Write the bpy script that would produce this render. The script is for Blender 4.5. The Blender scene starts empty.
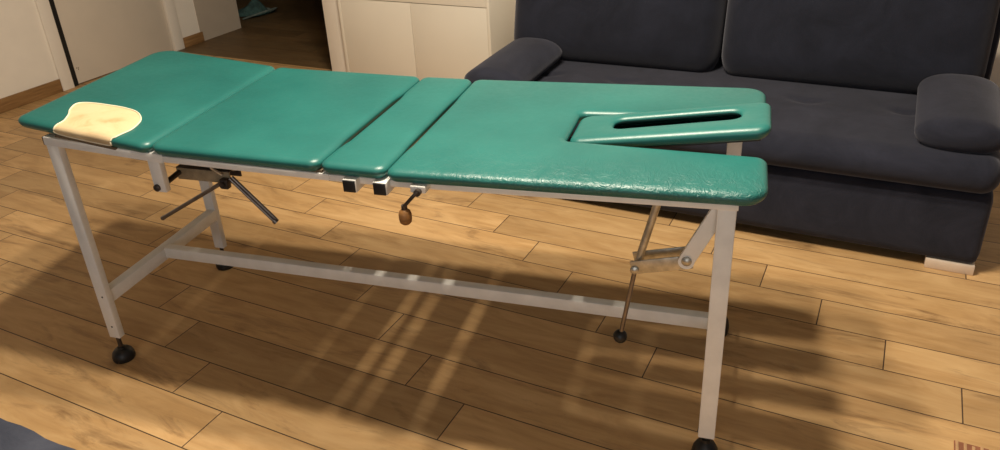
import bpy, bmesh, math, random
from mathutils import Vector, Matrix
random.seed(7)
C = bpy.context.scene.collection
PI = math.pi

# ------------------------------------------------------------------ materials
def new_mat(name):
    m = bpy.data.materials.new(name); m.use_nodes = True
    nt = m.node_tree
    return m, nt, nt.nodes['Principled BSDF']

class G:
    """small helper for building node graphs"""
    def __init__(s, nt): s.nt = nt
    def node(s, t, **kw):
        n = s.nt.nodes.new(t)
        for k, v in kw.items(): setattr(n, k, v)
        return n
    def put(s, sock, v):
        if isinstance(v, bpy.types.NodeSocket): s.nt.links.new(v, sock)
        else: sock.default_value = v
    def m(s, op, a, b=None, c=None, clamp=False):
        n = s.node('ShaderNodeMath', operation=op, use_clamp=clamp)
        s.put(n.inputs[0], a)
        if b is not None: s.put(n.inputs[1], b)
        if c is not None: s.put(n.inputs[2], c)
        return n.outputs[0]
    def coords(s):
        return s.node('ShaderNodeTexCoord').outputs['Object']
    def mapping(s, vec, scale=(1, 1, 1), loc=(0, 0, 0), rot=(0, 0, 0)):
        n = s.node('ShaderNodeMapping'); s.put(n.inputs['Vector'], vec)
        n.inputs['Scale'].default_value = scale; n.inputs['Location'].default_value = loc; n.inputs['Rotation'].default_value = rot
        return n.outputs[0]
    def noise(s, vec, scale, detail=4, rough=.55, dist=0.):
        n = s.node('ShaderNodeTexNoise'); s.put(n.inputs['Vector'], vec)
        n.inputs['Scale'].default_value = scale; n.inputs['Detail'].default_value = detail
        n.inputs['Roughness'].default_value = rough; n.inputs['Distortion'].default_value = dist
        return n.outputs[0]
    def ramp(s, fac, stops):
        n = s.node('ShaderNodeValToRGB'); s.put(n.inputs[0], fac)
        e = n.color_ramp.elements
        while len(e) < len(stops): e.new(.5)
        for i, (p, c) in enumerate(stops):
            e[i].position = p; e[i].color = (*c, 1) if len(c) == 3 else c
        return n.outputs[0]
    def mix(s, fac, a, b, mode='MIX'):
        n = s.node('ShaderNodeMix', data_type='RGBA', blend_type=mode)
        s.put(n.inputs[0], fac)
        for k, v in ((6, a), (7, b)):
            if not isinstance(v, bpy.types.NodeSocket) and len(v) == 3: v = (*v, 1)
            s.put(n.inputs[k], v)
        return n.outputs[2]
    def bump(s, h, strength, dist=.002):
        n = s.node('ShaderNodeBump'); s.put(n.inputs['Height'], h)
        s.put(n.inputs['Strength'], strength); n.inputs['Distance'].default_value = dist
        return n.outputs[0]

def plain(name, col, rough=.5, metal=0., var=.08, scale=20, bump=0., spec=.5):
    m, nt, p = new_mat(name); g = G(nt); co = g.coords()
    n = g.noise(co, scale, 5)
    lo = tuple(max(0, c*(1-var)) for c in col); hi = tuple(min(1, c*(1+var)) for c in col)
    g.put(p.inputs['Base Color'], g.ramp(n, [(.3, lo), (.7, hi)]))
    p.inputs['Roughness'].default_value = rough; p.inputs['Metallic'].default_value = metal
    p.inputs['Specular IOR Level'].default_value = spec
    if bump: g.put(p.inputs['Normal'], g.bump(g.noise(co, scale*6, 4), bump, .001))
    return m

def floor_material(name='wood_plank_tiles', gain=1.):
    m, nt, p = new_mat(name); g = G(nt); co = g.coords()
    sep = g.node('ShaderNodeSeparateXYZ'); g.put(sep.inputs[0], co)
    x, y = sep.outputs[0], sep.outputs[1]
    Wd, Y0, X0, L, S = .16, 2.8101, -.4941, 1.0736, .2094
    ry = g.m('DIVIDE', g.m('SUBTRACT', Y0, y), Wd); row = g.m('FLOOR', ry); fy = g.m('FRACT', ry)
    rx = g.m('DIVIDE', g.m('SUBTRACT', g.m('SUBTRACT', x, X0), g.m('MULTIPLY', row, S)), L)
    colm = g.m('FLOOR', rx); fx = g.m('FRACT', rx)
    cid = g.node('ShaderNodeCombineXYZ'); g.put(cid.inputs[0], row); g.put(cid.inputs[1], colm)
    wn = g.node('ShaderNodeTexWhiteNoise', noise_dimensions='3D'); g.put(wn.inputs['Vector'], cid.outputs[0])
    rnd = wn.outputs['Value']
    # local coordinates of each plank, shifted by its id so that the grain differs from plank to plank
    cv = g.node('ShaderNodeCombineXYZ')
    g.put(cv.inputs[0], g.m('ADD', x, g.m('MULTIPLY', rnd, 37.))); g.put(cv.inputs[1], g.m('ADD', y, g.m('MULTIPLY', rnd, 11.)))
    g.put(cv.inputs[2], g.m('MULTIPLY', rnd, 5.))
    v = cv.outputs[0]
    fine = g.noise(g.mapping(v, (2.2, 30, 1)), 1.6, 7, .65, .6)
    broad = g.noise(g.mapping(v, (2.2, 9, 1)), 1.3, 5, .6, 1.2)
    blot = g.noise(g.mapping(v, (1.5, 6.5, 1)), 1.5, 8, .68, .8)
    base = g.ramp(broad, [(.25, (.39, .225, .09)), (.5, (.51, .31, .133)), (.75, (.62, .405, .19))])
    base = g.mix(g.m('MULTIPLY', g.m('SUBTRACT', fine, .42), 1.0, clamp=True), base, (.70, .48, .25), 'MIX')
    dark = g.ramp(blot, [(.0, (0, 0, 0)), (.555, (0, 0, 0)), (.70, (1, 1, 1))])
    fgr = g.ramp(fine, [(.34, (1, 1, 1)), (.66, (.45, .45, .45))])
    base = g.mix(g.m('MULTIPLY', g.m('MULTIPLY', dark, fgr), .80), base, (.13, .066, .028))
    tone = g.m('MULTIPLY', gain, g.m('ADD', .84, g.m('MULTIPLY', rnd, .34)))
    tn = g.node('ShaderNodeCombineXYZ')
    for i in range(3): g.put(tn.inputs[i], tone)
    base = g.mix(1., base, tn.outputs[0], 'MULTIPLY')
    ey = g.m('MULTIPLY', g.m('MINIMUM', fy, g.m('SUBTRACT', 1., fy)), Wd)
    ex = g.m('MULTIPLY', g.m('MINIMUM', fx, g.m('SUBTRACT', 1., fx)), L)
    e = g.m('MINIMUM', ex, ey)
    line = g.m('LESS_THAN', e, .0019)
    g.put(p.inputs['Base Color'], g.mix(line, base, (.075, .045, .025)))
    g.put(p.inputs['Roughness'], g.m('ADD', .42, g.m('MULTIPLY', fine, .16)))
    p.inputs['Specular IOR Level'].default_value = .38
    h = g.m('ADD', g.m('MULTIPLY', g.m('MINIMUM', e, .004), 250.), g.m('MULTIPLY', fine, .12))
    g.put(p.inputs['Normal'], g.bump(h, .35, .0015))
    return m

def vinyl_material():
    m, nt, p = new_mat('teal_vinyl'); g = G(nt); co = g.coords()
    n = g.noise(co, 3.5, 5)
    col = g.ramp(n, [(.3, (.011, .112, .102)), (.7, (.018, .150, .134))])
    g.put(p.inputs['Base Color'], col)
    sp = g.noise(co, 60, 3)
    g.put(p.inputs['Roughness'], g.m('ADD', .30, g.m('MULTIPLY', sp, .16)))
    p.inputs['Specular IOR Level'].default_value = .55
    # creases: ridged noise stretched across the cushion, stronger towards the worn head end and the front edge
    w = g.noise(g.mapping(co, (1., .6, 1.), rot=(0, 0, .5)), 24, 4, .6, 1.6)
    w2 = g.noise(g.mapping(co, (.7, 1., 1.), rot=(0, 0, -.4)), 42, 3, .6, 1.2)
    rid = g.m('ABSOLUTE', g.m('SUBTRACT', w, .5)); rid2 = g.m('ABSOLUTE', g.m('SUBTRACT', w2, .5))
    sep = g.node('ShaderNodeSeparateXYZ'); g.put(sep.inputs[0], co)
    mu = g.m('MULTIPLY', g.m('SUBTRACT', sep.outputs[0], 1.0), 1.6, clamp=True)
    mv = g.m('MULTIPLY', g.m('SUBTRACT', .13, sep.outputs[1]), 9., clamp=True)
    st = g.m('ADD', .03, g.m('MULTIPLY', g.m('MULTIPLY', mu, mv), .38))
    h = g.m('ADD', g.m('MULTIPLY', g.m('MINIMUM', rid, .10), 7.), g.m('MULTIPLY', g.m('MINIMUM', rid2, .08), 4.))
    big = g.noise(co, 9, 3)
    hh = g.m('ADD', g.m('MULTIPLY', h, st), g.m('MULTIPLY', big, .5))
    g.put(p.inputs['Normal'], g.bump(hh, .8, .0035))
    return m

def foam_material():
    m, nt, p = new_mat('cream_foam'); g = G(nt); co = g.coords()
    n = g.noise(co, 7, 6, .6, .8)
    col = g.ramp(n, [(.28, (.50, .33, .15)), (.45, (.66, .50, .28)), (.7, (.71, .56, .34))])
    sep = g.node('ShaderNodeSeparateXYZ'); g.put(sep.inputs[0], co)
    # the brown stain low on the front of the torn spot
    du = g.m('MULTIPLY', g.m('SUBTRACT', sep.outputs[0], .19), 16.); dz = g.m('MULTIPLY', g.m('ADD', sep.outputs[1], .045), 22.)
    d = g.m('SQRT', g.m('ADD', g.m('MULTIPLY', du, du), g.m('MULTIPLY', dz, dz)))
    col = g.mix(g.m('MULTIPLY', g.m('SUBTRACT', 1., d, clamp=True), .8), col, (.25, .15, .07))
    g.put(p.inputs['Base Color'], col); p.inputs['Roughness'].default_value = .95
    g.put(p.inputs['Normal'], g.bump(g.noise(co, 160, 3), .3, .001))
    return m

def fabric_material(name, a, b):
    m, nt, p = new_mat(name); g = G(nt); co = g.coords()
    n = g.noise(co, 4.5, 7, .7, .8)
    g.put(p.inputs['Base Color'], g.ramp(n, [(.3, a), (.7, b)]))
    p.inputs['Roughness'].default_value = .92; p.inputs['Specular IOR Level'].default_value = .2
    p.inputs['Sheen Weight'].default_value = .22; p.inputs['Sheen Roughness'].default_value = .5
    p.inputs['Sheen Tint'].default_value = (.55, .55, .62, 1)
    h = g.m('ADD', g.m('MULTIPLY', g.noise(co, 220, 2), .4), g.m('MULTIPLY', g.noise(co, 14, 3), .8))
    g.put(p.inputs['Normal'], g.bump(h, .35, .004))
    return m

def wood_material(name, a, b):
    m, nt, p = new_mat(name); g = G(nt); co = g.coords()
    n = g.noise(g.mapping(co, (2, 2, 22)), 3, 6, .6, .5)
    g.put(p.inputs['Base Color'], g.ramp(n, [(.3, a), (.7, b)])); p.inputs['Roughness'].default_value = .5
    return m

M = dict(
    floor=floor_material(), floor_hall=floor_material('hall_planks_shaded', .27), vinyl=vinyl_material(), foam=foam_material(),
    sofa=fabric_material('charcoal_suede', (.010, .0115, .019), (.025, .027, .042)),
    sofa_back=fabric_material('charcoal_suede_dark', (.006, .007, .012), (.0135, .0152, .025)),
    rug=fabric_material('slate_pile', (.05, .058, .085), (.10, .11, .15)),
    wall=plain('wall_paint', (.80, .735, .64), .85, var=.03, scale=6, bump=.05),
    wall_shade=plain('hall_jamb_shaded', (.43, .36, .285), .85, var=.04, scale=6),  # wall paint darkened, the jamb's half shadow is in the colour
    hall=plain('hall_walls_shaded', (.10, .085, .075), .9, var=.05, scale=4),  # very dark walls, the unlit look of the hall is in the colour
    ceil=plain('ceiling_paint', (.80, .77, .72), .9, var=.02, scale=5),
    door=plain('door_paint', (.64, .57, .475), .5, var=.03, scale=4),
    casing=plain('casing_paint', (.82, .76, .67), .5, var=.03, scale=4),
    black=plain('black_rubber', (.008, .008, .008), .45, var=.2),
    cabinet=plain('cream_cabinet', (.76, .70, .59), .45, var=.02, scale=3),
    groove=plain('cabinet_shadow_gap', (.12, .09, .06), .8),
    base=wood_material('brown_skirting', (.20, .10, .035), (.34, .19, .075)),
    paint=plain('white_frame_paint', (.87, .85, .80), .38, var=.07, scale=14, bump=.05),
    steel=plain('bare_steel', (.50, .47, .40), .38, .85, var=.25, scale=40),
    darksteel=plain('dark_steel', (.075, .06, .05), .42, .7, var=.3, scale=30),
    brownsteel=plain('tarnished_steel', (.34, .27, .17), .5, .4, var=.35, scale=30),
    rod=plain('dark_rod', (.20, .17, .15), .3, .8, var=.2, scale=30),
    knob=wood_material('turned_wood', (.20, .085, .022), (.36, .17, .05)),
    board=wood_material('raw_board', (.10, .07, .04), (.20, .14, .08)),
    silver=plain('silver_foot', (.74, .62, .50), .42, .25, var=.08, scale=20),
    teal_cloth=plain('teal_cloth', (.04, .085, .08), .9, var=.6, scale=18),
    pale_cloth=plain('pale_cloth', (.12, .15, .135), .9, var=.3, scale=20),
    mat=plain('brown_mat', (.26, .10, .05), .8, var=.3, scale=20),
    matlight=plain('tan_mat', (.50, .30, .15), .8, var=.2, scale=20),
    rim=plain('cut_vinyl_backing', (.85, .76, .56), .8, var=.05),
)

# ------------------------------------------------------------------ mesh helpers
def obj(name, bm, mat, parent=None, smooth=True, angle=40):
    me = bpy.data.meshes.new(name); bmesh.ops.recalc_face_normals(bm, faces=bm.faces)
    bm.to_mesh(me); bm.free()
    mats = mat if isinstance(mat, (list, tuple)) else [mat]
    for k in mats: me.materials.append(k)
    if smooth:
        me.polygons.foreach_set('use_smooth', [True]*len(me.polygons))
        me.set_sharp_from_angle(angle=math.radians(angle))
    o = bpy.data.objects.new(name, me); C.objects.link(o)
    if parent: o.parent = parent
    return o
def tag(o, label=None, cat=None, group=None, kind=None):
    for k, v in (('label', label), ('category', cat), ('group', group), ('kind', kind)):
        if v: o[k] = v
    return o
def empty(name, loc, rz=0):
    o = bpy.data.objects.new(name, None); C.objects.link(o); o.location = loc; o.rotation_euler = (0, 0, rz)
    o.empty_display_size = .05
    return o
def box(bm, x0, x1, y0, y1, z0, z1, bev=0., seg=2, mi=0):
    r = bmesh.ops.create_cube(bm, size=1)
    for v in r['verts']:
        v.co = Vector(((x0+x1)/2+v.co.x*(x1-x0), (y0+y1)/2+v.co.y*(y1-y0), (z0+z1)/2+v.co.z*(z1-z0)))
    fs = {f for v in r['verts'] for f in v.link_faces}
    for f in fs: f.material_index = mi
    if bev:
        es = list({e for v in r['verts'] for e in v.link_edges})
        bmesh.ops.bevel(bm, geom=es, offset=bev, segments=seg, affect='EDGES', profile=.5)
    return bm
def BX(*a, **k): return box(bmesh.new(), *a, **k)
def frame_of(d):
    d = d.normalized(); up = Vector((0, 0, 1)) if abs(d.z) < .95 else Vector((0, 1, 0))
    a = d.cross(up).normalized(); return a, a.cross(d).normalized()
def bar(bm, p, q, w, h, bev=.002, side=None):
    """rectangular bar from p to q; w along 'side' axis, h across it"""
    p, q = Vector(p), Vector(q); d = (q-p).normalized()
    if side is None: a, b = frame_of(d)
    else:
        a = Vector(side); a = (a-d*a.dot(d)).normalized(); b = d.cross(a)
    vs = []
    for e in (p, q):
        for s, t in ((-1, -1), (1, -1), (1, 1), (-1, 1)): vs.append(bm.verts.new(e+a*s*w/2+b*t*h/2))
    fs = [(0, 1, 2, 3), (7, 6, 5, 4), (0, 4, 5, 1), (1, 5, 6, 2), (2, 6, 7, 3), (3, 7, 4, 0)]
    for f in fs: bm.faces.new([vs[i] for i in f])
    if bev: bmesh.ops.bevel(bm, geom=list({e for v in vs for e in v.link_edges}), offset=bev, segments=2, affect='EDGES', profile=.5)
    return bm
def rodm(bm, p, q, r0, r1=None, n=14, caps=True):
    p, q = Vector(p), Vector(q); r1 = r0 if r1 is None else r1
    a, b = frame_of(q-p); rings = []
    for e, r in ((p, r0), (q, r1)):
        rings.append([bm.verts.new(e+(a*math.cos(2*PI*i/n)+b*math.sin(2*PI*i/n))*r) for i in range(n)])
    for i in range(n): bm.faces.new((rings[0][i], rings[0][(i+1) % n], rings[1][(i+1) % n], rings[1][i]))
    if caps: bm.faces.new(rings[0][::-1]); bm.faces.new(rings[1])
    return bm
def lathe(bm, c, prof, n=24, axis=(0, 0, 1)):
    """prof: list of (radius, height) along the axis from c"""
    c = Vector(c); d = Vector(axis).normalized(); a, b = frame_of(d); rings = []
    for r, h in prof:
        if r < 1e-6: rings.append([bm.verts.new(c+d*h)])
        else: rings.append([bm.verts.new(c+d*h+(a*math.cos(2*PI*i/n)+b*math.sin(2*PI*i/n))*r) for i in range(n)])
    for A, B in zip(rings, rings[1:]):
        for i in range(n):
            j = (i+1) % n
            if len(A) == 1 and len(B) == 1: continue
            if len(A) == 1: bm.faces.new((A[0], B[j], B[i]))
            elif len(B) == 1: bm.faces.new((A[i], A[j], B[0]))
            else: bm.faces.new((A[i], A[j], B[j], B[i]))
    if len(rings[0]) > 1: bm.faces.new(rings[0][::-1])
    if len(rings[-1]) > 1: bm.faces.new(rings[-1])
    return bm
def tube(bm, pts, r, n=8, closed=False):
    pts = [Vector(p) for p in pts]; N = len(pts); rings = []
    for i, p in enumerate(pts):
        d = (pts[(i+1) % N]-pts[i-1]) if closed else (pts[min(i+1, N-1)]-pts[max(i-1, 0)])
        a, b = frame_of(d)
        rings.append([bm.verts.new(p+(a*math.cos(2*PI*k/n)+b*math.sin(2*PI*k/n))*r) for k in range(n)])
    for i in range(N if closed else N-1):
        A, B = rings[i], rings[(i+1) % N]
        for k in range(n): bm.faces.new((A[k], A[(k+1) % n], B[(k+1) % n], B[k]))
    return bm
def round_poly(pts, radii, seg=8):
    """polygon with rounded corners; radii per vertex"""
    out = []; n = len(pts)
    for i in range(n):
        p = Vector(pts[i]); a = Vector(pts[i-1])-p; b = Vector(pts[(i+1) % n])-p; r = radii[i]
        ang = a.angle(b)
        if r <= 0 or ang > 3.05: out.append(p); continue
        t = min(r/math.tan(ang/2), a.length*.49, b.length*.49); r = t*math.tan(ang/2)
        a.normalize(); b.normalize(); bis = (a+b).normalized(); c = p+bis*(r/math.sin(ang/2))
        s = p+a*t-c; e = p+b*t-c
        a0 = math.atan2(s.y, s.x); a1 = math.atan2(e.y, e.x); d = (a1-a0+PI) % (2*PI)-PI
        for k in range(seg+1):
            th = a0+d*k/seg; out.append(c+Vector((math.cos(th), math.sin(th)))*r)
    return out
def densify(pts, step=.02):
    out = []; n = len(pts)
    for i in range(n):
        a, b = pts[i], pts[(i+1) % n]; k = max(1, int((b-a).length/step))
        out += [a+(b-a)*j/k for j in range(k)]
    return out
def clean(pts, eps=.0012):
    out = []
    for p in pts:
        if not out or (p-out[-1]).length > eps: out.append(p)
    if (out[0]-out[-1]).length < eps: out.pop()
    return out
def area(pts): return sum(pts[i-1].x*pts[i].y-pts[i].x*pts[i-1].y for i in range(len(pts)))/2
def offset(pts, d):
    """move a CCW outline inwards by d (mitre at corners, clamped)"""
    n = len(pts); out = []
    for i in range(n):
        e0 = (pts[i]-pts[i-1]).normalized(); e1 = (pts[(i+1) % n]-pts[i]).normalized()
        n0 = Vector((-e0.y, e0.x)); n1 = Vector((-e1.y, e1.x)); b = n0+n1
        b = b/max(.5, b.dot(b)/2*1.0) if b.length > 1e-6 else n0
        out.append(pts[i]+b*d)
    return out
def cushion(name, outline, zf, parent, mat, holes=(), prof=None, label=None):
    prof = prof or PROF
    bm = bmesh.new(); top_edges, bot_edges = [], []
    for li, loop in enumerate([outline]+list(holes)):
        pts = clean(densify(loop))
        if area(pts) < 0: pts.reverse()
        sgn = 1 if li == 0 else -1
        rings = []
        for ins, h in (prof if li == 0 else HPROF):
            k = ins
            P = offset(pts, k*sgn)
            rings.append([bm.verts.new((p.x, p.y, zf(p.x, p.y)+h)) for p in P])
        n = len(pts)
        for A, B in zip(rings, rings[1:]):
            for i in range(n):
                j = (i+1) % n
                bm.faces.new((A[i], A[j], B[j], B[i]))
        for R, L in ((rings[0], bot_edges), (rings[-1], top_edges)):
            for i in range(n):
                L.append(bm.edges.get((R[i], R[(i+1) % n])))
    for L in (top_edges, bot_edges): bmesh.ops.triangle_fill(bm, use_beauty=True, edges=L)
    o = obj(name, bm, mat, parent, angle=60)
    if label: o['label'] = label
    return o

# ------------------------------------------------------------------ the room
def struct(name, bm, mat, parent=None, **k):
    o = obj(name, bm, mat, parent, **k)
    if not parent: o['kind'] = 'structure'
    return o
CEIL = 2.62
b = BX(-6.5, 3.2, -2.6, 4.12, -.08, 0); struct('floor', b, M['floor'], smooth=False)
struct('floor_hall', BX(-6.5, 3.2, 4.12, 8.0, -.08, 0), M['floor_hall'], smooth=False)  # same planks as the room, the hall's shade put into their colour
struct('ceiling', BX(-6.5, 3.2, -2.6, 8.0, CEIL, CEIL+.08), M['ceil'], smooth=False)
XL = -4.95
b = BX(XL-.12, XL, -2.6, 3.14, 0, CEIL)
box(b, XL-.12, XL, 3.14, 4.21, 2.10, CEIL); box(b, XL-.12, XL, 4.20, 4.40, 0, CEIL)
struct('wall_left', b, M['wall'], smooth=False)
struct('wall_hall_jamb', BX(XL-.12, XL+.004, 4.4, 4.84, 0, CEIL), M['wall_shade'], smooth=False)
struct('baseboard_left', BX(XL, XL+.014, -2.6, 3.138, 0, .086, bev=.002), M['base'])
struct('baseboard_hall', BX(XL, XL+.014, 4.212, 4.415, 0, .078, bev=.002), M['base'])
# door in the left wall: casing, dark gap, leaf
d = struct('door_1', BX(XL-.045, XL-.006, 3.270, 4.115, .008, 2.04, bev=.002), M['door'])
b = BX(XL-.10, XL+.016, 3.140, 3.226, 0, 2.10, bev=.003); box(b, XL-.10, XL+.016, 4.118, 4.208, 0, 2.10, bev=.003); box(b, XL-.10, XL+.0159, 3.22, 4.13, 2.045, 2.10, bev=.003)
obj('door_frame', b, M['casing'], d)
obj('door_gap_dark', BX(XL-.06, XL-.002, 3.226, 3.270, .0, 2.045), M['black'], d, smooth=False)  # black strip painted in for the darkness inside the door gap
b = bmesh.new(); lathe(b, (XL-.007, 3.292, .115), [(.004, 0), (.004, .003), (0, .0035)], 10, (1, 0, 0)); bar(b, (XL-.005, 3.300, .098), (XL-.005, 3.306, .118), .003, .002, 0)
obj('latch_mark', b, M['board'], d)
# hall beyond the opening
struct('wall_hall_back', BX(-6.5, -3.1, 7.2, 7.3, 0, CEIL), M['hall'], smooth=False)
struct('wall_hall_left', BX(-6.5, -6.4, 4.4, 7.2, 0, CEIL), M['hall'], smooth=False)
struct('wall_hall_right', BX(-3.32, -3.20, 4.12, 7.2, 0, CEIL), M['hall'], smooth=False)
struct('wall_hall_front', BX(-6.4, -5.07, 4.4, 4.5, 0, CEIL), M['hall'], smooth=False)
# free end of the partition beside the cabinet, with a rounded white edge
struct('wall_partition', BX(-3.33, -3.20, 3.985, 4.12, 0, CEIL, bev=.006), M['wall'])
struct('wall_lintel', BX(XL, -3.33, 4.28, 4.40, 2.15, CEIL), M['wall'], smooth=False)
struct('wall_back', BX(-3.20, 3.2, 4.42, 4.54, 0, CEIL), M['wall'], smooth=False)
struct('baseboard_back', BX(-2.08, 3.1, 4.406, 4.42, 0, .085, bev=.002), M['base'])

# ------------------------------------------------------------------ cabinet
cab = empty('cabinet', (-2.64, 3.94, 0)); tag(cab, 'cream two door cabinet standing between the doorway and the dark sofa', 'cabinet')
def CB(*a, **k): # boxes given in room coordinates
    x0, x1, y0, y1, z0, z1 = a
    return BX(x0+2.64, x1+2.64, y0-3.94, y1-3.94, z0, z1, **k)
cx0, cx1, cf, cb = -3.165, -2.088, 3.94, 4.40
b = CB(cx1-.018, cx1, cf-.002, cb, .0, .84, bev=.0015); obj('side_panel', b, M['cabinet'], cab)
b = CB(cx0, cx0+.018, cf-.002, cb, .0, .84, bev=.0015); obj('side_panel', b, M['cabinet'], cab)
obj('carcass', CB(cx0+.018, cx1-.018, cf+.02, cb, .05, .838), M['groove'], cab, smooth=False)
obj('cabinet_top', CB(cx0, cx1, cf-.004, cb, .84, .862, bev=.002), M['cabinet'], cab)
obj('plinth', CB(cx0+.018, cx1-.018, cf+.03, cb, 0, .05), M['cabinet'], cab, smooth=False)
xm = -2.625
obj('door', CB(cx0+.0185, xm-.0018, cf, cf+.02, .055, .548, bev=.0015), M['cabinet'], cab)
obj('door', CB(xm+.0018, cx1-.0200, cf, cf+.02, .055, .548, bev=.0015), M['cabinet'], cab)
obj('drawer', CB(cx0+.0185, cx1-.0200, cf, cf+.02, .5525, .836, bev=.0015), M['cabinet'], cab)

# ------------------------------------------------------------------ sofa
sofa = empty('sofa', (-.66, 3.4, 0)); tag(sofa, 'charcoal suede two seat sofa with roll armrests behind the treatment table', 'sofa')
SO = Vector((-.66, 3.4, 0))
def soft_box(x0, x1, y0, y1, z0, z1, rad, n=(24, 16, 10), bulge=(0, 0, 0), rot=None, fn=None, pw=2.0):
    """rounded box with puffed faces; rad = corner radii along x,y,z"""
    bm = bmesh.new(); c = Vector(((x0+x1)/2, (y0+y1)/2, (z0+z1)/2)); h = Vector(((x1-x0)/2, (y1-y0)/2, (z1-z0)/2))
    cache = {}
    def cosp(t): # denser near edges
        return math.sin(t*PI/2) if True else t
    def vert(p):
        k = tuple(round(t, 5) for t in p)
        if k in cache: return cache[k]
        q = Vector([cosp(t)*h[i] for i, t in enumerate(p)])
        inner = Vector([max(-(h[i]-rad[i]), min(h[i]-rad[i], q[i])) for i in range(3)])
        e = Vector([(q[i]-inner[i])/rad[i] for i in range(3)])
        l = sum(abs(t)**pw for t in e)**(1/pw)
        if l > 0:
            mx = max(abs(t) for t in e); e = e/l*mx
        r = inner+Vector([e[i]*rad[i] for i in range(3)])
        s = [r[i]/h[i] for i in range(3)]
        r += Vector([bulge[i]*s[i]*(1-s[(i+1) % 3]**2)*(1-s[(i+2) % 3]**2) for i in range(3)])
        if fn: r = fn(r, s)
        if rot is not None: r = rot @ r
        v = bm.verts.new(c+r-SO); cache[k] = v; return v
    for ax in range(3):
        u, w = (ax+1) % 3, (ax+2) % 3
        for sg in (-1, 1):
            for i in range(n[u]):
                for j in range(n[w]):
                    f = []
                    for di, dj in ((0, 0), (1, 0), (1, 1), (0, 1)):
                        p = [0, 0, 0]; p[ax] = sg; p[u] = -1+2*(i+di)/n[u]; p[w] = -1+2*(j+dj)/n[w]; f.append(vert(p))
                    try: bm.faces.new(f if sg > 0 else f[::-1])
                    except ValueError: pass
    return bm
sx0, sx1 = -1.735, .405
obj('base', soft_box(sx0+.01, sx1-.005, 2.840, 3.86, .036, .322, (.03, .04, .03), (40, 16, 8), (0, .012, 0)), M['sofa'], sofa, angle=180)
def seat_fn(r, s):
    r = r.copy()
    if s[2] > .3:
        k = (s[2]-.3)/.7
        for dx in (.389, .752, -.39, -.75):                       # shallow tufts in the seat
            r.z -= .014*k*math.exp(-((r.x-dx)**2)/.0035-((r.y+.07-.6*abs(r.x-dx)**2*8)**2)/.00045)
    return r
obj('seat_cushion', soft_box(sx0, sx1, 2.80, 3.74, .316, .452, (.06, .075, .062), (110, 90, 8), (.0, .012, .012), fn=seat_fn), M['sofa'], sofa, angle=180)
# back cushions lean against the frame
for x0, x1 in ((-1.700, -.690), (-.674, .345)):
    rot = Matrix.Rotation(math.radians(-13), 3, 'X')
    def bf(r, s):
        r = r.copy()
        return r
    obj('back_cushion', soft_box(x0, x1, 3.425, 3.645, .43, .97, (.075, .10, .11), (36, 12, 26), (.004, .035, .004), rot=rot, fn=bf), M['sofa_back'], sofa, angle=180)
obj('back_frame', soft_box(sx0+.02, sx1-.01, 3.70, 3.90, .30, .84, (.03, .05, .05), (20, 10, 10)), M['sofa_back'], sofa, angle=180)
for x0, x1 in ((-1.68, -1.395), (.118, .40)):
    rot = Matrix.Rotation(math.radians(2), 3, 'X')
    obj('armrest', soft_box(x0, x1, 2.855, 3.39, .446, .570, (.12, .045, .0615), (24, 24, 14), (.0, .01, .010), rot=rot), M['sofa'], sofa, angle=180)
for x0, x1 in ((.235, .392), (-1.71, -1.55)):
    for y0 in (2.842, 3.72):
        obj('foot', BX(x0+.66, x1+.66, y0-3.4, y0+.06-3.4, 0, .038, bev=.003), M['silver'], sofa)

# ------------------------------------------------------------------ treatment table (local u along its length, v across)
T = empty('treatment_table', (-2.1337, 1.2713, 0), .1695)
tag(T, 'long teal padded treatment table with a white steel frame and torn foot end', 'table')
def lerp_tab(x, xs, ys):
    if x <= xs[0]: return ys[0]
    for i in range(1, len(xs)):
        if x <= xs[i]: return ys[i-1]+(ys[i]-ys[i-1])*(x-xs[i-1])/(xs[i]-xs[i-1])
    return ys[-1]
def RB(u): return lerp_tab(u, (-.06, 0, .40, .92, 1.08, 1.9, 2.0), (.804, .800, .772, .763, .763, .782, .784))   # top of the frame: the sections are not quite level
def flat(u, v=0): return RB(u)+.002
def tilt(u, v=0): return .774+(.39-u)*.0755
TW = .586           # leg spacing across
PROF = [(.022, 0), (.013, .0025), (.0065, .008), (.002, .0155), (0, .0215), (.0018, .0272), (.007, .0322), (.015, .0351), (.025, .036)]
HPROF = [(.036, 0), (.034, .003), (.024, .010), (.010, .017), (.001, .023), (0, .027), (.002, .0305), (.006, .034), (.013, .036)]   # rim of the slot, undercut
def edge(p, q, depth=0., lo=.11, hi=.50, k=26):
    """points strictly between p and q; the line draws back by depth between v=lo and v=hi"""
    out = []; n_ = (q-p).normalized(); n_ = Vector((-n_.y, n_.x))
    for i in range(1, k):
        w = p+(q-p)*i/k; s_ = lambda t: 1/(1+math.exp(-t/.010))
        out.append(w+n_*depth*s_(w.y-lo)*s_(hi-w.y))
    return out
def section(nl, nr, fr, fl, dl=0., dr=0., r=(.03,)*4):
    P = [Vector(p) for p in (nl, nr, fr, fl)]
    c = round_poly(P, r); n = len(c)//4
    out = c[:2*n]
    if dr: out += [p for p in edge(P[1], P[2], dr) if P[1].y+.05 < p.y < P[2].y-.05]
    out += c[2*n:]
    if dl: out += [p for p in edge(P[3], P[0], dl) if P[0].y+.05 < p.y < P[3].y-.05]
    return out
S1 = ((-.112, .000), (.367, -.036), (.347, .678), (-.150, .708))
cushion('cushion', section(*S1, r=(.032, .030, .032, .07)), tilt, T, M['vinyl'], label='teal foot cushion tilted up, with a torn cream corner')
cushion('cushion', section((.3705, -.030), (.884, -.030), (.888, .682), (.350, .678), 0, .007, (.03, .03, .03, .03)), flat, T, M['vinyl'])
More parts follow.
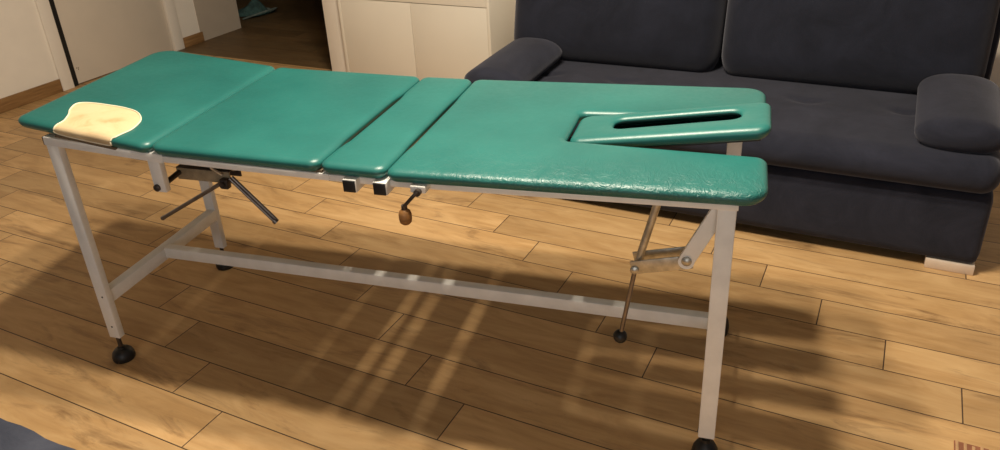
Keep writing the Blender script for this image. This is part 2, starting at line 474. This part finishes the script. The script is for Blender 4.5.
cushion('cushion', section((.8875, -.032), (1.072, -.036), (1.068, .684), (.8915, .684), .007, .004, (.03,)*4), flat, T, M['vinyl'], label='narrow teal cushion')
NL, NV0, NV1 = 1.476, .190, .412
raw = [(1.0755, -.044), (1.974, -.046), (1.972, .172), (NL, .212), (NL, NV1), (1.970, .430), (1.970, .672), (1.0715, .684)]
head = round_poly(raw, (.03, .055, .032, .018, .018, .035, .06, .03))
head = head+[p for p in edge(Vector(raw[-1]), Vector(raw[0]), .004) if .0 < p.y < .61]
cushion('cushion', head, flat, T, M['vinyl'], label='largest teal cushion, cut out at the head end')
# tilted face piece with a long slot
def face_z(u, v=0): return .770+max(0., u-1.495)*.158
fo = round_poly([(1.481, .216), (1.976, .196), (1.976, .396), (1.481, .406)], (.03, .032, .032, .03))
hs = round_poly([(1.585, .282), (1.905, .284), (1.905, .346), (1.585, .352)], (.028,)*4)
cushion('face_cushion', fo, face_z, T, M['vinyl'], holes=[hs], label='teal face cushion with a long slot, tilted up')

b = bmesh.new(); bar(b, (1.50, .306, face_z(1.50)-.002), (1.955, .298, face_z(1.955)-.002), .16, .005, .001, side=(0, 1, 0))
obj('slot_dark_plate', b, M['black'], T)  # added black plate, makes the slot look dark and stops light leaking through

# torn corner: foam showing on the front of the foot cushion
arc = [0.]; 
for (a, ha), (c_, hc) in zip(PROF[2:], PROF[3:]): arc.append(arc[-1]+math.hypot(c_-a, hc-ha))
def front_v(u): return S1[0][1]+(S1[1][1]-S1[0][1])*(u-S1[0][0])/(S1[1][0]-S1[0][0])
def on_front(u, s, lift=.0012):
    P = PROF[2:]
    if s >= arc[-1]: ins, h = P[-1][0]+s-arc[-1], P[-1][1]; nrm = (0, 1)
    else:
        i = max(k for k in range(len(arc)-1) if arc[k] <= max(0, s)); t = (s-arc[i])/(arc[i+1]-arc[i])
        ins = P[i][0]+(P[i+1][0]-P[i][0])*t; h = P[i][1]+(P[i+1][1]-P[i][1])*t
        dx, dh = P[i+1][0]-P[i][0], P[i+1][1]-P[i][1]; l = math.hypot(dx, dh); nrm = (-dh/l, dx/l)
    return Vector((u, front_v(u)+ins+nrm[0]*lift, tilt(u)+h+nrm[1]*lift))
A1 = arc[-1]
top = lambda u, inset: (u, A1+inset-.025)
patch = [(.036, .006), (.044, .026), top(.050, .030), top(.034, .062), top(.019, .085), top(.004, .100), top(-.010, .124), top(-.020, .150), top(-.010, .166), top(.030, .178), top(.075, .182),
         top(.121, .186), top(.17, .182), top(.200, .172), top(.226, .152), top(.246, .130), top(.256, .108), top(.264, .080), top(.267, .060), top(.264, .042), (.260, .034), (.250, .028), (.246, .016), (.246, .003), (.18, .001), (.10, .001)]
def smooth_loop(pts, it=2):
    P = [Vector(p) for p in pts]
    for _ in range(it):
        Q = []
        for i in range(len(P)):
            a, b_ = P[i], P[(i+1) % len(P)]; Q += [a*.75+b_*.25, a*.25+b_*.75]
        P = Q
    return P
pl = smooth_loop(patch)
def inside(x, y):
    c = False; n = len(pl)
    for i in range(n):
        a, b_ = pl[i-1], pl[i]
        if (a.y > y) != (b_.y > y) and x < (b_.x-a.x)*(y-a.y)/(b_.y-a.y)+a.x: c = not c
    return c
bm = bmesh.new(); st = .0025; vm = {}
for i in range(-20, 140):
    for j in range(0, 90):
        u_, s_ = i*st, j*st
        if not inside(u_+st/2, s_+st/2): continue
        f = []
        for di, dj in ((0, 0), (1, 0), (1, 1), (0, 1)):
            k = (i+di, j+dj)
            if k not in vm: vm[k] = bm.verts.new(on_front(k[0]*st, k[1]*st))
            f.append(vm[k])
        bm.faces.new(f)
foam = obj('exposed_foam', bm, M['foam'], T, angle=180); foam['label'] = 'cream foam showing where the teal cover is torn'
bm = bmesh.new(); tube(bm, [on_front(p.x, p.y, .0018) for p in pl], .0022, 6, True)
obj('torn_edge', bm, M['rim'], foam, angle=180)
# thin boards under each section
for u0_, u1_ in ((.42, .885), (.93, 1.05), (1.09, 1.46)):
    b = bmesh.new(); bar(b, (u0_, .31, flat(u0_)+.001), (u1_, .31, flat(u1_)+.001), .64, .008, .001, side=(0, 1, 0)); obj('padding_board', b, M['board'], T)
b = bmesh.new(); bar(b, (-.08, .33, tilt(-.08)+.002), (.34, .33, tilt(.34)+.002), .60, .008, .001, side=(0, 1, 0)); bar(b, (.03, front_v(.03)+.012, tilt(.03)+.001), (.25, front_v(.25)+.012, tilt(.25)+.001), .014, .008, .001, side=(0, 1, 0)); obj('padding_board', b, M['board'], T)

# frame: long rails in four slightly tilted lengths
for v in (0., TW):
    for k_, (ua, ub) in enumerate(((-.008, .395), (.395, .905), (.905, 1.075), (1.075, 1.915))):
        t = .026 if k_ == 0 else .019
        b = bmesh.new(); bar(b, (ua, v, RB(ua)-t/2), (ub, v, RB(ub)-.0095), .03, t, .0025, side=(0, 1, 0))
        rl = obj('rail', b, M['paint'], T)
        if k_ == 0: obj('rail_cap', BX(-.0105, -.0075, v-.0145, v+.0145, .7745, .7995, bev=.001), M['black'], rl)
obj('cross_rail', BX(-.006, .036, .015, TW-.015, .762, .790, bev=.003), M['paint'], T)
# legs: flat rectangular tube with threaded foot
LEGS = ((.014, 0.), (1.891, 0.), (.006, TW), (1.896, TW))
for u, v in LEGS:
    zb = .090; zt = .780 if u < 1 else .768
    leg = obj('leg', BX(u-.021, u+.021, v-.012, v+.012, zb, zt, bev=.003), M['paint'], T)
    b = bmesh.new()
    lathe(b, (u, v, .03), [(.0075, 0), (.0075, .064)], 12)
    st_ = obj('threaded_stem', b, M['darksteel'], leg)
    b = bmesh.new()
    lathe(b, (u, v, 0), [(r__, h__*(1.75 if u > 1 else 1)) for r__, h__ in ((.0335, 0), (.0355, .006), (.0355, .017), (.032, .028), (.024, .037), (.013, .042), (.012, .047), (0, .047))], 28)
    obj('rubber_foot', b, M['black'], leg)
    if v == 0 and u < 1:
        for hz in (.135, .250):
            b = bmesh.new(); lathe(b, (u+.003, v-.0115, hz), [(.0032, 0), (.0032, .0012), (0, .0013)], 10, (0, -1, 0)); obj('screw', b, M['darksteel'], leg)
for u in (.012, 1.893):
    obj('cross_bar', BX(u-.018, u+.018, .011, TW-.011, .218, .262, bev=.003), M['paint'], T)
obj('stretcher', BX(.029, 1.876, .276, .308, .226, .266, bev=.003), M['paint'], T)
# bolt leg hanging under the foot section
hang = obj('hanging_bracket', BX(.337, .376, -.010, .010, .656, .757, bev=.002), M['paint'], T)
b = bmesh.new(); lathe(b, (.349, -.009, .670), [(.0105, 0), (.0105, .007), (.006, .010), (0, .0105)], 16, (0, -1, 0)); obj('bolt', b, M['darksteel'], hang)
# tilt mechanism of the foot section
mech = obj('mechanism_channel', box(bmesh.new(), .342, .522, .085, .09, .652, .690, bev=.001), M['brownsteel'], T)
b = BX(.342, .522, .135, .14, .652, .690, bev=.001); box(b, .342, .522, .085, .14, .687, .691, bev=.001); obj('channel_plate', b, M['darksteel'], mech)
b = bmesh.new(); box(b, .497, .522, .066, .086, .642, .672, bev=.003); lathe(b, (.509, .067, .657), [(.009, 0), (.009, .008), (0, .009)], 14, (0, -1, 0)); obj('clamp_block', b, M['darksteel'], mech)
b = bmesh.new(); rodm(b, (.505, .075, .662), (.243, .09, .508), .0062); lathe(b, (.243, .09, .508), [(.0072, -.004), (.0072, .004)], 12, (-.262, .015, -.154)); obj('handle_rod', b, M['rod'], mech)
b = bmesh.new()
rodm(b, (.524, .080, .672), (.633, .095, .538), .0048); rodm(b, (.528, .086, .675), (.637, .101, .541), .0048)
lathe(b, (.635, .098, .537), [(.0, -.004), (.0095, -.003), (.0095, .006), (0, .007)], 12, (.11, .015, -.134)); obj('handle_rod', b, M['rod'], mech)
b = bmesh.new(); rodm(b, (.350, .105, .676), (.352, .004, .668), .008); obj('pivot_rod', b, M['darksteel'], mech)
b = bmesh.new(); rodm(b, (.485, .06, .712), (.505, .075, .684), .004); rodm(b, (.525, .10, .690), (.552, .082, .702), .0035); obj('spring_pin', b, M['steel'], mech)
# two square support tubes under the narrow section, black plugs in their ends
for u in (.975, 1.059):
    t = obj('socket_tube', BX(u-.0185, u+.0185, -.040, .050, .731, .7655, bev=.002), M['paint'], T)
    obj('end_plug', BX(u-.0165, u+.0165, -.0435, -.0395, .7325, .764, bev=.001), M['black'], t)
# crank
cr = obj('crank_bracket', BX(1.146, 1.186, -.050, -.012, .752, .770, bev=.002), M['paint'], T)
b = bmesh.new(); bar(b, (1.170, -.056, .762), (1.131, -.062, .719), .014, .009, .002, side=(0, 1, 0)); rodm(b, (1.168, -.02, .757), (1.168, -.062, .757), .009)
rodm(b, (1.131, -.062, .722), (1.131, -.062, .706), .0075)
obj('crank_arm', b, M['darksteel'], cr)
b = bmesh.new(); lathe(b, (1.131, -.062, .669), [(0, 0), (.0095, .001), (.0145, .006), (.0165, .016), (.0165, .028), (.014, .036), (.009, .041), (.006, .043), (0, .0435)], 20)
obj('crank_knob', b, M['knob'], cr)
# head end lever: painted strut, bare double link, rod with ball grip
V = .05
strut = obj('strut', bar(bmesh.new(), (1.879, V-.028, .752), (1.808, V-.028, .600), .014, .038, .004, side=(0, 1, 0)), M['paint'], T)
b = bmesh.new(); lathe(b, (1.810, V-.035, .604), [(.012, 0), (.012, .004), (.006, .008), (0, .0085)], 16, (0, -1, 0))
obj('pivot_bolt', b, M['steel'], strut)
b = bmesh.new(); lathe(b, (1.809, V-.0345, .600), [(.019, 0), (.019, .013)], 20, (0, 1, 0)); obj('strut_end', b, M['paint'], strut)
link = obj('link_plate', bar(bmesh.new(), (1.822, V-.016, .592), (1.678, V-.016, .556), .004, .036, .001, side=(0, 1, 0)), M['steel'], T)
b = bmesh.new(); bar(b, (1.822, V+.030, .592), (1.678, V+.030, .556), .004, .036, .001, side=(0, 1, 0)); rodm(b, (1.69, V-.018, .556), (1.69, V+.032, .556), .006); obj('rear_plate', b, M['steel'], link)
b = bmesh.new(); lathe(b, (1.686, V-.018, .552), [(.0105, 0), (.0105, .004), (.005, .007), (0, .0075)], 16, (0, -1, 0)); obj('pivot_bolt', b, M['steel'], link)
lev = obj('lever_rod', rodm(bmesh.new(), (1.741, V+.004, .765), (1.690, V, .558), .0095), M['steel'], T)
obj('lever_shaft', rodm(bmesh.new(), (1.690, V, .57), (1.655, V, .345), .0058), M['rod'], lev)
b = bmesh.new(); bmesh.ops.create_uvsphere(b, u_segments=24, v_segments=14, radius=.0185, matrix=Matrix.Translation((1.653, V, .333)))
obj('ball_grip', b, M['black'], lev)

# ------------------------------------------------------------------ things at the edges of the view
b = bmesh.new(); n = 60
pts = [(-3.9+i*(3.55/n), .908+.004*math.sin(i*1.7)) for i in range(n+1)]
pts = [p for p in pts if p[0] < -1.2]
vt = [b.verts.new((x, y, .014)) for x, y in pts]; vb = [b.verts.new((x, y+.004, 0)) for x, y in pts]
vf = [b.verts.new((x, -.4, .014)) for x, y in pts]; vg = [b.verts.new((x, -.4, 0)) for x, y in pts]
for i in range(len(pts)-1):
    b.faces.new((vt[i], vt[i+1], vb[i+1], vb[i])); b.faces.new((vt[i], vf[i], vf[i+1], vt[i+1])); b.faces.new((vf[i], vg[i], vg[i+1], vf[i+1])); b.faces.new((vb[i], vb[i+1], vg[i+1], vg[i]))
b.faces.new((vt[0], vb[0], vg[0], vf[0])); b.faces.new((vt[-1], vf[-1], vg[-1], vb[-1]))
rug = obj('rug', b, M['rug']); tag(rug, 'slate grey rug edge on the floor at the lower left corner', 'rug')

# corner of a striped brown mat, lower right
mt = empty('mat', (.32, 1.80, 0)); tag(mt, 'small brown striped corner on the floor at the lower right edge', 'mat')
b = bmesh.new(); box(b, 0, .26, -.10, .128, .0, .004, bev=.001); obj('mat_body', b, M['mat'], mt)
for k in range(13):
    obj('stripe', BX(.003+k*.0195, .003+k*.0195+.0075, -.10, .130-.004*(k % 3), .0, .0052, bev=.0005), M['matlight'], mt)
# crumpled cloth on the hall floor
rnd = random.Random(3)
cl = empty('cloth', (-5.22, 5.27, 0)); tag(cl, 'crumpled teal cloth on the dark hall floor beyond the doorway', 'cloth')
b = bmesh.new(); n1, n2 = 40, 40; vv = {}
for i in range(n1+1):
    for j in range(n2+1):
        x, y = (i/n1-.5)*.40, (j/n2-.5)*.34
        r_ = math.hypot(x/.20, y/.17); rr = min(1, r_)
        h_ = .010+.13*max(0, 1-rr**1.6)*(.65+.35*math.sin(17*x+9*y)*math.cos(13*y-5*x))+.018*max(0, 1-rr)*math.sin(41*x-23*y)
        k = 1+.12*math.sin(3*math.atan2(y, x)+1)
        vv[i, j] = b.verts.new((x*k*(1-.16*rr), y*k*(1-.16*rr), max(.004, h_)))
for i in range(n1):
    for j in range(n2): b.faces.new((vv[i, j], vv[i+1, j], vv[i+1, j+1], vv[i, j+1]))
obj('folds', b, M['teal_cloth'], cl, angle=180)
b = bmesh.new(); tube(b, [(.10+.18*math.sin(t*.35)*math.cos(t*.11), -.12+.02*t*.9-.10*math.cos(t*.5), .012+.05*abs(math.sin(t*.4))) for t in range(16)], .008, 8)
obj('strap', b, M['pale_cloth'], cl, angle=180)

# ------------------------------------------------------------------ light
def lamp(name, loc, power, r, col):
    l = bpy.data.lights.new(name, 'SPOT'); l.energy = power; l.shadow_soft_size = r; l.color = col; l.spot_size = math.radians(168); l.spot_blend = .35
    o = bpy.data.objects.new(name, l); C.objects.link(o); o.location = loc; return o
cu, su = math.cos(.1695), math.sin(.1695)
def TL(u, v, z): return (-2.1337+u*cu-v*su, 1.2713+u*su+v*cu, z)
for u_ in (1.04, 1.44):
    for v_ in (.08, .44): lamp('ceiling_lamp', TL(u_, v_, 2.5), 84, .06, (1, .88, .71))
# unseen fill light added behind the camera to brighten upright front faces
l = bpy.data.lights.new('front_fill', 'AREA'); l.shape = 'RECTANGLE'; l.size = 2.6; l.size_y = 1.1; l.energy = 24; l.color = (.95, .97, 1)
o = bpy.data.objects.new('front_fill', l); C.objects.link(o); o.location = (.6, -2.3, 1.35); o.rotation_euler = (PI/2, 0, 0)
w = bpy.data.worlds.new('world'); bpy.context.scene.world = w; w.use_nodes = True
w.node_tree.nodes['Background'].inputs[0].default_value = (.88, .92, 1, 1); w.node_tree.nodes['Background'].inputs[1].default_value = .11

# ------------------------------------------------------------------ camera
def rotm():
    y, pi, r = -.4861, .4614, -.0533
    f = Vector((math.sin(y)*math.cos(pi), math.cos(y)*math.cos(pi), -math.sin(pi)))
    rt = Vector((math.cos(y), -math.sin(y), 0)); up = rt.cross(f)
    r2 = rt*math.cos(r)+up*math.sin(r); u2 = -rt*math.sin(r)+up*math.cos(r)
    return Matrix((r2, u2, -f)).transposed()
cd = bpy.data.cameras.new('camera'); cam = bpy.data.objects.new('camera', cd); C.objects.link(cam)
cam.matrix_world = Matrix.Translation((0, 0, 1.5928)) @ rotm().to_4x4()
cd.sensor_width = 36; cd.lens = 780.86/1000*36; cd.shift_y = -(225-192.41)/1000; cd.clip_start = .02
bpy.context.scene.camera = cam
vs = bpy.context.scene.view_settings; vs.view_transform = 'Standard'; vs.look = 'None'; vs.exposure = 0
